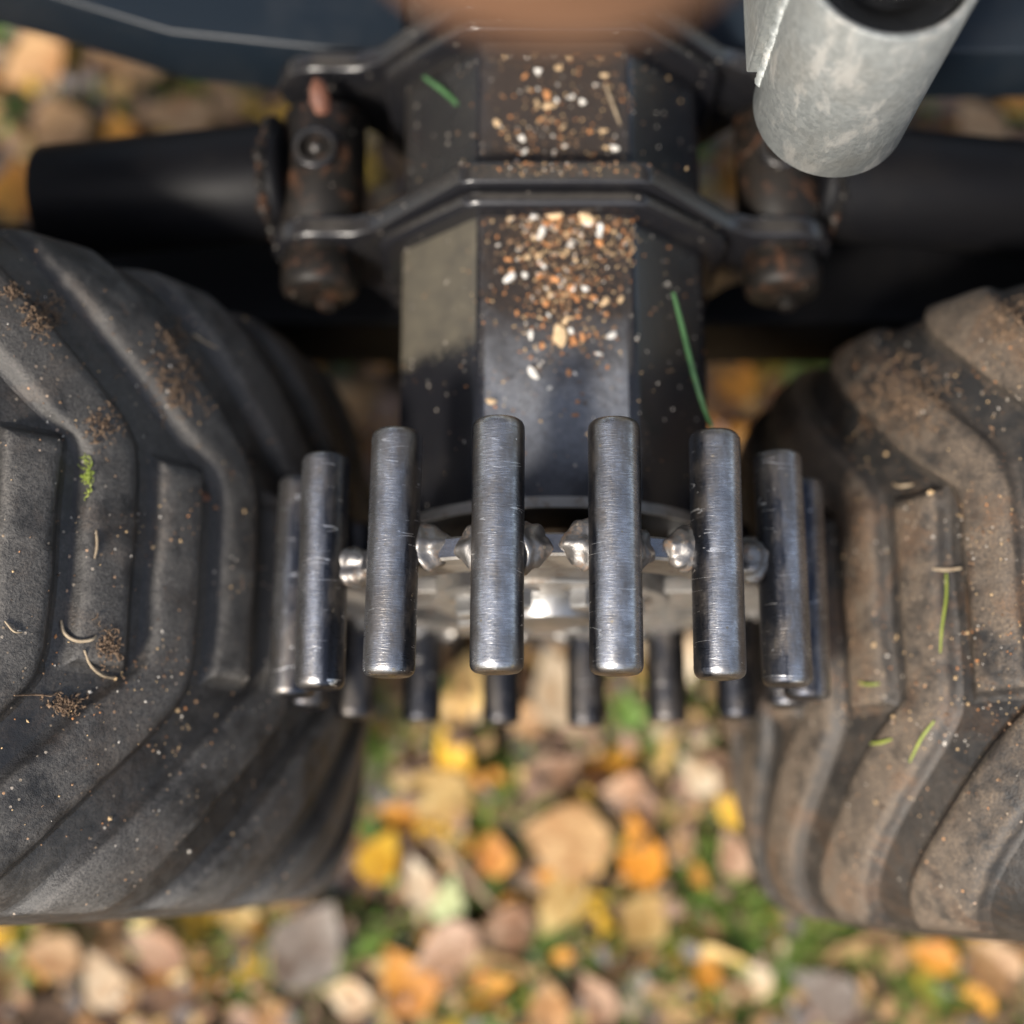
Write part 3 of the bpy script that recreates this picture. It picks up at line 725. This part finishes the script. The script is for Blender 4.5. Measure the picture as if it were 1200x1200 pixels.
# crumbs on the flange top and stuck to the tyres
pts, szs, cols = [], [], []
tc = [[(rc.uniform(0, 290), rc.uniform(300, 960)) for _ in range(16)], [(rc.uniform(990, 1195), rc.uniform(400, 900)) for _ in range(20)]]
for i, n in ((0, 380), (1, 600)):
    for k in range(n):
        px = rc.uniform(0, 300) if i == 0 else rc.uniform(985, 1200); py = rc.uniform(290, 1000) if i == 0 else rc.uniform(380, 960)
        if rc.random() < .6: q = rc.choice(tc[i]); px, py = rc.gauss(q[0], 16), rc.gauss(q[1], 16)
        p, nn = on_tyre(i, px, py, 0.3); pts.append(p); szs.append(rc.uniform(0.5, 1.5) if rc.random() < .93 else rc.uniform(1.8, 3.0))
        cols.append(rc.choices(CC, [1.5, 3, 3, 1, 1.6, 3])[0] if i else rc.choices(CC, [1, 2.5, 2, 1, 1.5, 3])[0])
crumbs('tyre_crumbs', pts, szs, cols, '', M_tint)

# ------------------------------------------------------------------ grass blades, straws and root fibres lying about
def strand(name, pts, r0, m, label, cat, group=None, flat=None):
    P = [Vector(p) for p in pts]; Q = catmull([tuple(p) for p in P], 6); n = len(Q)
    rad = [r0 * (0.45 + 0.55 * math.sin(math.pi * (0.12 + 0.8 * k / (n - 1)))) for k in range(n)]
    mb = MB().tube(Q, rad, 7); o = mb.build(name, m); rebase(o, Q[0]); return tag(o, label, cat, group)
def bz(px, py, z): return on_z(px, py, z)
strand('grass_blade', [bz(789, 343, 96), bz(800, 385, 94), bz(812, 435, 93), bz(824, 475, 86), bz(834, 500, 74)], 1.6, M_green, 'long green grass blade lying down the right side of the beam', 'grass')
strand('grass_blade', [bz(497, 90, 72), bz(520, 107, 74), bz(541, 127, 78)], 1.6, M_green, 'short green grass blade on the upper left face of the beam', 'grass')
strand('straw', [bz(709, 98, 93.5), bz(718, 122, 94), bz(727, 146, 93.5)], 0.9, M_straw, 'dry straw behind the flange on the beam top', 'straw')
def tstrand(name, i, pix, r0, m, label, cat, group=None, lift=0.8):
    return strand(name, [on_tyre(i, x, y, lift + (0.8 if 0 < k < len(pix) - 1 else 0))[0] for k, (x, y) in enumerate(pix)], r0, m, label, cat, group)
tstrand('straw', 0, [(71, 727), (74, 742), (88, 751), (105, 750), (112, 745)], 0.95, M_straw, 'curled pale straw hooked on the left tyre', 'straw')
tstrand('straw', 0, [(98, 762), (104, 779), (117, 791), (133, 795)], 0.75, M_straw, 'bent pale straw just below the curled one on the left tyre', 'straw')
tstrand('straw', 0, [(112, 622), (112, 640), (110, 655)], 0.7, M_straw, 'short upright straw on a rib of the left tyre', 'straw')
tstrand('straw', 0, [(225, 392), (238, 402), (254, 409)], 0.9, M_straw, 'tan straw high on the shoulder of the left tyre', 'straw')
tstrand('straw', 0, [(16, 815), (40, 814), (60, 816)], 0.5, M_fibre, 'thin red-brown straw low on the left tyre', 'straw')
tstrand('straw', 0, [(5, 728), (15, 740), (25, 741)], 0.6, M_straw, 'tiny forked straw at the left edge of the picture', 'straw')
tstrand('grass_blade', 1, [(1110, 672), (1111, 700), (1106, 735), (1103, 765)], 0.8, M_lime, 'thin green blade hanging in a groove of the right tyre', 'grass')
tstrand('grass_blade', 1, [(1096, 845), (1082, 865), (1067, 893)], 0.8, M_lime, 'yellow-green blade lower in a groove of the right tyre', 'grass')
tstrand('grass_blade', 1, [(1022, 871), (1034, 870), (1046, 866)], 0.9, M_lime, 'short yellow blade on a muddy rib of the right tyre', 'grass')
tstrand('grass_blade', 1, [(1008, 800), (1020, 802), (1032, 801)], 0.8, M_lime, 'short green blade beside the roller on the right tyre', 'grass')
tstrand('straw', 1, [(1094, 667), (1112, 668), (1128, 666)], 0.9, M_straw, 'pale straw lying across a groove of the right tyre', 'straw')
tstrand('straw', 1, [(1050, 569), (1060, 570), (1071, 568)], 1.0, M_straw, 'blunt pale straw on top of a rib of the right tyre', 'straw')
def clump(i, px, py, wpx, hpx, n, label, m=M_fibre, r0=0.27):
    mb = MB(); r = random.Random(px * 7 + py); n = int(n * 1.5)
    for k in range(n):
        x, y = r.gauss(px, wpx * .38), r.gauss(py, hpx * .38); a = r.uniform(0, 6.28); L = r.uniform(2, 8); bend = r.uniform(-.9, .9)
        P = []
        for j in range(4):
            q, nn = on_tyre(i, x, y, 0.4 + r.uniform(0, 1.6)); P.append(q); x += math.cos(a) * L * .5; y += math.sin(a) * L * .5; a += bend
        mb.tube(P, r0 * r.uniform(.6, 1.7), 4)
    for k in range(int(n * 1.8)):
        q, nn = on_tyre(i, r.gauss(px, wpx * .3), r.gauss(py, hpx * .3), 0.2)
        s = r.uniform(.35, 1.0) * (1.8 if r.random() < .12 else 1); R = Euler((r.uniform(0, 6), r.uniform(0, 6), 0)).to_matrix()
        mb.add([q + R @ Vector(v) * s for v in [(1, 0, 0), (0, 1, 0), (-1, 0, 0), (0, -1, 0), (0, 0, 1), (0, 0, -1)]], [(0, 1, 4), (1, 2, 4), (2, 3, 4), (3, 0, 4), (1, 0, 5), (2, 1, 5), (3, 2, 5), (0, 3, 5)])
    o = mb.build('dirt_clump', m, None, False); rebase(o, on_tyre(i, px, py)[0]); tag(o, label, 'dirt')
for a in [(0, 210, 450, 50, 60, 60, 'largest brown clump of roots and soil on the left tyre shoulder'), (0, 205, 400, 22, 26, 22, 'tan clump of fibres above the largest clump on the left tyre'),
          (0, 128, 760, 22, 34, 34, 'red-brown root clump beside the curled straw on the left tyre'), (0, 78, 825, 38, 16, 30, 'flat red-brown root clump low on the left tyre'),
          (0, 50, 372, 44, 34, 46, 'brown crumbly clump at the upper edge of the left tyre'), (0, 118, 500, 28, 34, 26, 'brown soil patch in the middle of a left tyre rib'),
          (0, 15, 342, 16, 10, 14, 'small yellowish fibre clump at the top left corner of the left tyre'), (0, 103, 555, 8, 36, 16, 'row of yellow-green moss bits along a groove of the left tyre'),
          (1, 1065, 470, 70, 60, 110, 'thick earthy clump of roots on the upper left of the right tyre'), (1, 1180, 380, 40, 40, 50, 'mud clump at the right edge of the right tyre')]:
    clump(*a, m=M_lime if 'moss' in a[6] else M_fibre)
# torn leaf bit on the left tyre, red leaf on the left eye
def flake(px, py, size, getp, m, label, nrm=None):
    p, n = getp; r = random.Random(int(px)); V = [(0, 0, .06)] + [(math.cos(t) * r.uniform(.7, 1.1) * .6, math.sin(t) * r.uniform(.8, 1.1), r.uniform(-.06, .12)) for t in [k * math.pi / 4 for k in range(8)]]
    R = n.to_track_quat('Z', 'Y').to_matrix()
    V = [R @ Vector(v) * size for v in V]
    V = V + [v - n * 0.5 for v in V]
    F = [(0, k + 1, (k + 1) % 8 + 1) for k in range(8)] + [(9, (k + 1) % 8 + 10, k + 10) for k in range(8)] + [(k + 1, k + 10, (k + 1) % 8 + 10, (k + 1) % 8 + 1) for k in range(8)]
    o = obj('leaf_scrap', mesh('leaf_scrap', V, F), m, None, p); return tag(o, label, 'leaf')
flake(238, 583, 5, on_tyre(0, 238, 583, 1.2), M_redleaf, 'small orange-brown leaf scrap stuck in a groove of the left tyre')
flake(393, 97, 13, (Vector((-147, 316, 43)), Vector((.1, -.5, .8)).normalized()), M_redleaf, 'reddish leaf scrap on top of the left arm eye')

# ------------------------------------------------------------------ fallen leaves
def leaf_mesh(seed):
    r = random.Random(seed); nr, nc = 9, 4; V = []; F = []
    fat = r.uniform(.27, .38); pa, pb = r.uniform(.6, .9), r.uniform(1.2, 1.9); cup = r.uniform(.0, .16); bend = r.uniform(-.12, .25); tw = r.uniform(-.3, .3)
    pk = (pa / (pa + pb)) ** pa * (pb / (pa + pb)) ** pb; fol = r.choice([0, 0, 0, .8, -.5])
    for i in range(nr + 1):
        t = i / nr; w = fat * t ** pa * (1 - t) ** pb / pk if 0 < t < 1 else 0.0
        w *= 1 + r.uniform(-.10, .10)
        for j in range(-nc, nc + 1):
            u = j / nc; x = u * w; z = cup * abs(x) * 2 + fol * max(0, x - .12) * 1.2 + bend * (t - .5) ** 2 * 1.2 + tw * x * (t - .5) + 0.022 * abs(u) * math.sin(17 * t + 3 * u + seed)
            V.append((x * MM * 1000, t - .5, z))
    m = 2 * nc + 1
    for i in range(nr):
        for j in range(m - 1): F.append((i * m + j, i * m + j + 1, i * m + m + j + 1, i * m + m + j))
    n = len(V)                                            # the stalk
    for k in range(4):
        t = k / 3; y = -.5 - .32 * t; z = bend * .3 + .04 * t
        V += [(-.012 + .06 * t * t, y, z), (.012 + .06 * t * t, y, z), (.06 * t * t, y, z + .02)]
    for k in range(3):
        for a, b in ((0, 1), (1, 2), (2, 0)): F.append((n + 3 * k + a, n + 3 * k + b, n + 3 * k + 3 + b, n + 3 * k + 3 + a))
    me = bpy.data.meshes.new('fallen_leaf'); me.from_pydata([(a * .001 * 60, b * .001 * 60, c_ * .001 * 60) for a, b, c_ in V], [], F)
    for p in me.polygons: p.use_smooth = True
    me.materials.append(LM['tan']); return me
LEAF = [leaf_mesh(k) for k in range(9)]
rl = random.Random(11)
def add_leaf(px, py, size, col, ang, label, group=None, h=None, tilt=0.3, kind=None):
    p = on_ground(px, py); sz = size * depth(p) / FPX / 60
    if h is None: h = rl.uniform(6, 26)
    o = obj('fallen_leaf', LEAF[rl.randrange(9) if kind is None else kind], LM[col], None, on_z(px, py, GZ + h))
    o.scale = (sz, sz, sz); o.rotation_euler = (rl.uniform(-tilt, tilt), rl.uniform(-tilt, tilt), math.radians(ang))
    return tag(o, label, 'leaf', group)
HL = []
for (x, y, s, c_, a, l) in [
  (657, 1058, 92, 'pale yellow', 150, 'pale yellow oval leaf lying lowest of the pair right of centre'), (750, 998, 92, 'orange', 10, 'golden teardrop leaf with its tip up, right of centre'),
  (757, 1076, 78, 'pale yellow', -40, 'pale yellow leaf just below the golden teardrop leaf'), (475, 1147, 98, 'orange', 35, 'bright orange leaf at the bottom, left of centre'),
  (665, 985, 118, 'tan', 80, 'broad tan and orange leaf above the pale yellow oval one'), (447, 1002, 74, 'bright yellow', -25, 'bright yellow leaf beside the left tyre'),
  (500, 928, 120, 'pale yellow', 70, 'large soft yellow leaf nearest the left tyre'), (490, 1032, 70, 'cream', 20, 'cream leaf next to the pale green one'),
  (527, 1052, 68, 'pale green', -10, 'pale green leaf in the middle of the litter'), (728, 925, 66, 'pinkish brown', 95, 'round beige leaf in the middle under the roller'),
  (815, 905, 66, 'cream', 40, 'cream leaf near the right tyre'), (650, 905, 92, 'pinkish brown', -60, 'pinkish brown leaf under the middle of the roller'),
  (655, 805, 110, 'cream', 15, 'large light pinkish leaf seen between the roller teeth'), (545, 805, 96, 'pale yellow', -12, 'pale yellow leaf seen between the left roller teeth'),
  (528, 880, 70, 'bright yellow', 25, 'bright yellow leaf below the left roller teeth'), (827, 1136, 54, 'orange', 5, 'small orange leaf low on the mossy patch'),
  (362, 1108, 118, 'grey', -30, 'large blue-grey leaf below the left tyre'), (962, 1160, 100, 'grey', 60, 'large grey-brown leaf below the right tyre'),
  (697, 1168, 74, 'pinkish brown', 30, 'pinkish brown leaf at the bottom centre'), (643, 1180, 76, 'tan', 5, 'yellow-tan leaf at the bottom edge near centre'),
  (118, 1145, 86, 'cream', 30, 'cream leaf at the bottom left'), (60, 1120, 80, 'tan', 80, 'tan leaf directly under the left tyre'),
  (180, 1110, 96, 'pinkish brown', 70, 'wide pinkish leaf under the left tyre'), (580, 1000, 60, 'orange', 10, 'orange leaf above the pale green leaf'),
  (575, 1040, 48, 'green', -40, 'fresh green leaf in the middle of the litter'), (860, 1000, 62, 'pinkish brown', 20, 'pinkish leaf beside the right tyre edge'),
  (800, 985, 60, 'pinkish brown', -30, 'dull pink leaf right of the golden teardrop leaf'), (860, 950, 54, 'bright yellow', 60, 'yellow leaf tucked by the right tyre'),
  (520, 1115, 100, 'pinkish brown', 120, 'pale pinkish leaf left of bottom centre'), (590, 1090, 80, 'pinkish brown', 100, 'dusky leaf left of the pale yellow oval leaf'),
  (1090, 1120, 70, 'orange', 70, 'orange leaf under the right tyre'), (1160, 1130, 90, 'tan', 40, 'tan leaf at the bottom right'),
  (200, 135, 110, 'tan', 85, 'large tan leaf behind the left arm'), (70, 148, 90, 'tan', 30, 'tan leaf in the upper left gap'), (138, 152, 66, 'orange', 15, 'orange-tan leaf between two tan leaves behind the left arm'),
  (322, 132, 62, 'bright yellow', 70, 'yellow leaf by the left arm eye'), (268, 118, 56, 'tan', 10, 'small tan leaf left of the yellow one by the arm eye'), (40, 75, 90, 'tan', 120, 'tan leaf in the top left corner'),
  (150, 68, 110, 'tan', 75, 'broad tan leaf below the blue frame at left'), (18, 222, 80, 'orange', 0, 'rusty orange leaf past the cut end of the left arm'),
  (350, 410, 70, 'orange', 40, 'orange leaf between left tyre and beam'), (447, 412, 60, 'orange', -10, 'golden leaf close against the left of the beam'),
  (858, 440, 86, 'orange', 20, 'orange leaf between beam and right tyre'), (1150, 150, 90, 'tan', 40, 'tan leaf in the upper right gap'), (1180, 110, 80, 'orange', 70, 'orange-brown leaf at the upper right edge'),
  (400, 470, 70, 'tan', 50, 'tan leaf deep between left tyre and beam'), (612, 840, 60, 'tan', 60, 'tan leaf between the middle teeth'), (735, 830, 60, 'green', 10, 'green leaf behind the right roller teeth')]:
    add_leaf(x, y, s * .94, c_, a, l, h=26 + rl.uniform(0, 14), tilt=0.22); HL.append((x, y, l))
def visible(x, y):
    if y > 1085: return True
    if 425 < x < 850 and y > 765: return True
    if x < 345 and 45 < y < 190: return True
    if x > 1085 and 95 < y < 200: return True
    if 320 < x < 462 and 385 < y < 520: return True
    if 838 < x < 935 and 390 < y < 520: return True
    if x < 42 and 190 < y < 262: return True
    if y > 980 and (x > 870 or x < 400): return True
    return False
n = 0
KC = ['bright yellow', 'orange', 'pale yellow', 'cream', 'tan', 'pinkish brown', 'brown', 'grey', 'pale green', 'green']
while n < 300:
    x, y = rl.uniform(-10, 1210), rl.uniform(40, 1215)
    if not visible(x, y): continue
    c_ = rl.choices(KC, [2.2, 2.6, 3.0, 2.2, 4.5, 2.4, 8.5, 2.4, .6, .4])[0]
    near = min(HL, key=lambda q: (q[0] - x) ** 2 + (q[1] - y) ** 2); dx, dy = x - near[0], y - near[1]
    side = ('right of' if dx > 0 else 'left of') if abs(dx) > abs(dy) else ('just below' if dy > 0 else 'just above')
    sz = rl.choice([rl.uniform(28, 54), rl.uniform(46, 80)]); sw = 'small ' if sz < 54 else 'large ' if sz > 74 else ''
    lab = f'{sw}{c_} leaf {side} the {near[2]}'.split()[:16]
    while lab[-1] in ('the', 'a', 'of', 'in', 'and', 'with', 'its', 'by', 'behind', 'at', 'under', 'two'): lab.pop()
    add_leaf(x, y, sz, c_, rl.uniform(0, 360), ' '.join(lab), f'{c_} leaves in the litter', h=rl.uniform(2, 20), tilt=rl.choice([0.25, 0.5, 0.9])); n += 1
def litter(name, N, rad, fn, lift, size, w, seed):
    r = np.random.default_rng(seed); V = []; F = []; C = []
    cols = np.array([(0.45, 0.28, 0.03), (0.46, 0.2, 0.03), (0.5, 0.36, 0.15), (0.42, 0.33, 0.22), (0.30, 0.18, 0.08), (0.27, 0.17, 0.12), (0.10, 0.06, 0.035), (0.17, 0.15, 0.14), (0.1, 0.2, 0.04)])
    pr = np.array([1, 1.2, 1.4, 1, 3.5, 3.5, 4, 2, .8]); pr /= pr.sum()
    base = [(0, -.5, 0), (-.3, -.15, .06), (-.28, .15, .06), (0, .5, .02), (.28, .15, .06), (.3, -.15, .06), (0, 0, -.02)]
    tri = [(6, k, (k + 1) % 6) for k in range(6)]
    for k in range(N):
        R_ = fn(r); x, y = R_
        s = r.uniform(*size); M = (Matrix.Rotation(r.uniform(0, 6.28), 3, 'Z') @ Matrix.Rotation(r.normal() * .3, 3, 'X') @ Matrix.Rotation(r.normal() * .3, 3, 'Y'))
        z = GZ + r.uniform(*lift); n0 = len(V)
        for b in base: q = M @ Vector(b) * s; V.append((x + q.x, y + q.y, z + q.z))
        F += [tuple(i + n0 for i in t) for t in tri]; C += [tuple(cols[r.choice(9, p=pr)] * r.uniform(.75, 1.2))] * 6
    me = mesh(name, V, F, True)
    at = me.attributes.new('tint', 'FLOAT_COLOR', 'FACE'); at.data.foreach_set('color', np.array([c + (1,) for c in C], dtype=np.float32).ravel())
    tag(obj(name, me, M_tint), kind='stuff')
def near_pt(r): return (r.uniform(-1100, 1100), r.uniform(-900, 1300))
def far_pt(r):
    a = r.uniform(0, 6.28); q = 900 + 6000 * r.random() ** 1.4; return (q * math.cos(a), q * math.sin(a))
litter('leaf_litter', 5200, 0, near_pt, (-8, 12), (30, 70), 1, 3)
litter('far_leaf_litter', 9000, 0, far_pt, (-4, 24), (45, 95), 1, 4)
litter('leaf_fragments', 3800, 0, lambda r: (r.uniform(-750, 750), r.uniform(-480, 760)), (8, 40), (7, 26), 1, 6)

# twig and grass tufts on the ground
a = on_z(498, 975, GZ + 40); b = on_z(588, 1070, GZ + 34)
strand('twig', [a, a.lerp(b, .35) + Vector((3, 0, 4)), a.lerp(b, .7), b], 4.2, M_twig, 'thin tan twig lying slantwise among the leaves', 'twig')
a = on_z(905, 500, GZ + 120); b = on_z(935, 408, GZ + 60)
strand('grass_blade', [a, a.lerp(b, .5) + Vector((0, 0, 25)), b], 6, M_lime, 'broad blurred green blade between the beam and right tyre', 'grass')
def grass():
    r = random.Random(9); V = []; F = []; C = []
    spots = [(590, 945, 45, 35, 260), (1000, 1060, 110, 60, 700), (900, 1120, 90, 60, 520), (430, 1130, 60, 50, 340), (270, 1105, 60, 40, 320), (830, 1020, 40, 60, 240), (470, 850, 40, 30, 200), (760, 870, 60, 30, 240), (770, 800, 60, 40, 200),
             (930, 430, 30, 30, 160), (380, 400, 30, 30, 120), (760, 1150, 60, 40, 250), (60, 1090, 40, 30, 160), (1100, 1170, 90, 40, 300), (560, 1190, 60, 20, 160), (700, 1110, 40, 30, 120), (440, 880, 30, 40, 120), (640, 980, 190, 110, 330), (600, 1140, 420, 50, 420), (180, 110, 120, 50, 160)]
    for (sx, sy, dx, dy, n) in spots:
        for k in range(int(n * 1.3)):
            p = on_ground(r.gauss(sx, dx * .6), r.gauss(sy, dy * .6)); p.z = GZ - 6
            h = r.uniform(12, 42); w = r.uniform(1.4, 4.2); a = r.uniform(0, 6.28); lean = r.uniform(.2, 1.1)
            d = Vector((math.cos(a), math.sin(a), 0)); u = Vector((-d.y, d.x, 0)); n0 = len(V)
            for t in (0, .45, .8, 1.0):
                q = p + Vector((0, 0, h * (t - .25 * lean * t * t))) + d * h * lean * t * t * .9
                ww = w * (1 - t ** 2.5); V += [q - u * ww * .5, q + u * ww * .5]
            c = random.choice([(0.08, 0.17, 0.02), (0.13, 0.25, 0.04), (0.21, 0.30, 0.06), (0.28, 0.31, 0.07)])
            for j in range(3): F.append((n0 + 2 * j, n0 + 2 * j + 1, n0 + 2 * j + 3, n0 + 2 * j + 2)); C.append(c)
    me = mesh('grass', V, F, True)
    at = me.attributes.new('tint', 'FLOAT_COLOR', 'FACE'); at.data.foreach_set('color', np.array([c + (1,) for c in C], dtype=np.float32).ravel())
    tag(obj('grass', me, M_tint), kind='stuff')
grass()

# ------------------------------------------------------------------ unseen logs, added to darken the far parts and the beam's reflection
for k, (y, z, r_, l) in enumerate([(350, 520, 62, 'front lower log of the added unseen load above the cross frame'), (482, 512, 58, 'second lower log of the added unseen load above the cross frame'), (612, 522, 64, 'third lower log of the added unseen load above the cross frame'),
        (415, 625, 55, 'front upper log of the added unseen load above the cross frame'), (545, 622, 60, 'rear upper log of the added unseen load above the cross frame')]):
    lm = MB(); lm.lathe([(-1100, 0), (-1100, r_ * .96), (-1096, r_), (-300, r_ * 1.02), (400, r_ * .98), (1096, r_ * .95), (1100, r_ * .9), (1100, 0)], 'X', n=28)
    lo = lm.build('added_log', M_added_log_bark); lo.location = Vector((0, y, z)) * MM; tag(lo, l, 'added_log', 'unseen logs added above the trailer')
# ------------------------------------------------------------------ unseen trees added left and behind, to darken reflections in steel and paint
def tree(x, y, h, seed, label):
    r = random.Random(seed); root = empty('added_birch_tree', (x * 1000, y * 1000, GZ)); tag(root, label, 'tree', 'unseen trees added for the reflections')
    mb = MB(); pts = [(r.uniform(-.1, .1) * k * 300, r.uniform(-.1, .1) * k * 300, h * 1000 * .92 * k / 6) for k in range(7)]
    mb.tube(pts, [110 * (1 - k / 7.5) for k in range(7)], 10)
    for k in range(14):
        t = r.uniform(.25, .9); b = Vector(pts[0]).lerp(Vector(pts[-1]), t); a = r.uniform(0, 6.28); L = 1700 * (1.1 - t)
        e = b + Vector((math.cos(a) * L, math.sin(a) * L, L * .6)); mb.tube([b, b.lerp(e, .5) + Vector((0, 0, 60)), e], [28 * (1.1 - t), 16 * (1.1 - t), 5], 5)
    mb.build('added_tree_trunk', M_twig, root)
    V = []; F = []
    for k in range(140):
        t = r.uniform(.22, 1.0); a = r.uniform(0, 6.28); q = math.sqrt(r.random()) * 1900 * (1.12 - t); cx = Vector((math.cos(a) * q, math.sin(a) * q, t * h * 1000))
        for m in range(26):
            p = cx + Vector((r.gauss(0, 230), r.gauss(0, 230), r.gauss(0, 190))); u = Vector((r.gauss(0, 1), r.gauss(0, 1), r.gauss(0, 1))).normalized() * 55; w = u.orthogonal().normalized() * 36; n0 = len(V)
            V += [p - u, p + w, p + u, p - w]; F.append((n0, n0 + 1, n0 + 2, n0 + 3))
    obj('added_tree_crown', mesh('added_tree_crown', V, F, False), LM[r.choice(['tan', 'brown', 'brown'])], root)
for k, (x, y, h, l) in enumerate([(-6.5, -0.6, 7.5, 'added unseen birch nearest the left tyre'), (-7.6, 2.0, 8.5, 'added unseen tall birch behind the left tyre'), (-6.2, 4.6, 7.6, 'added unseen birch beyond the left end of the cross frame'),
        (-3.4, 7.2, 8.2, 'added unseen birch far behind the cross frame, left of the beam'), (0.4, 8.6, 8.0, 'added unseen birch straight behind the beam, far away'), (4.6, 8.2, 7.4, 'added unseen birch far behind the grey socket')]):
    tree(x, y, h, 40 + k, l)
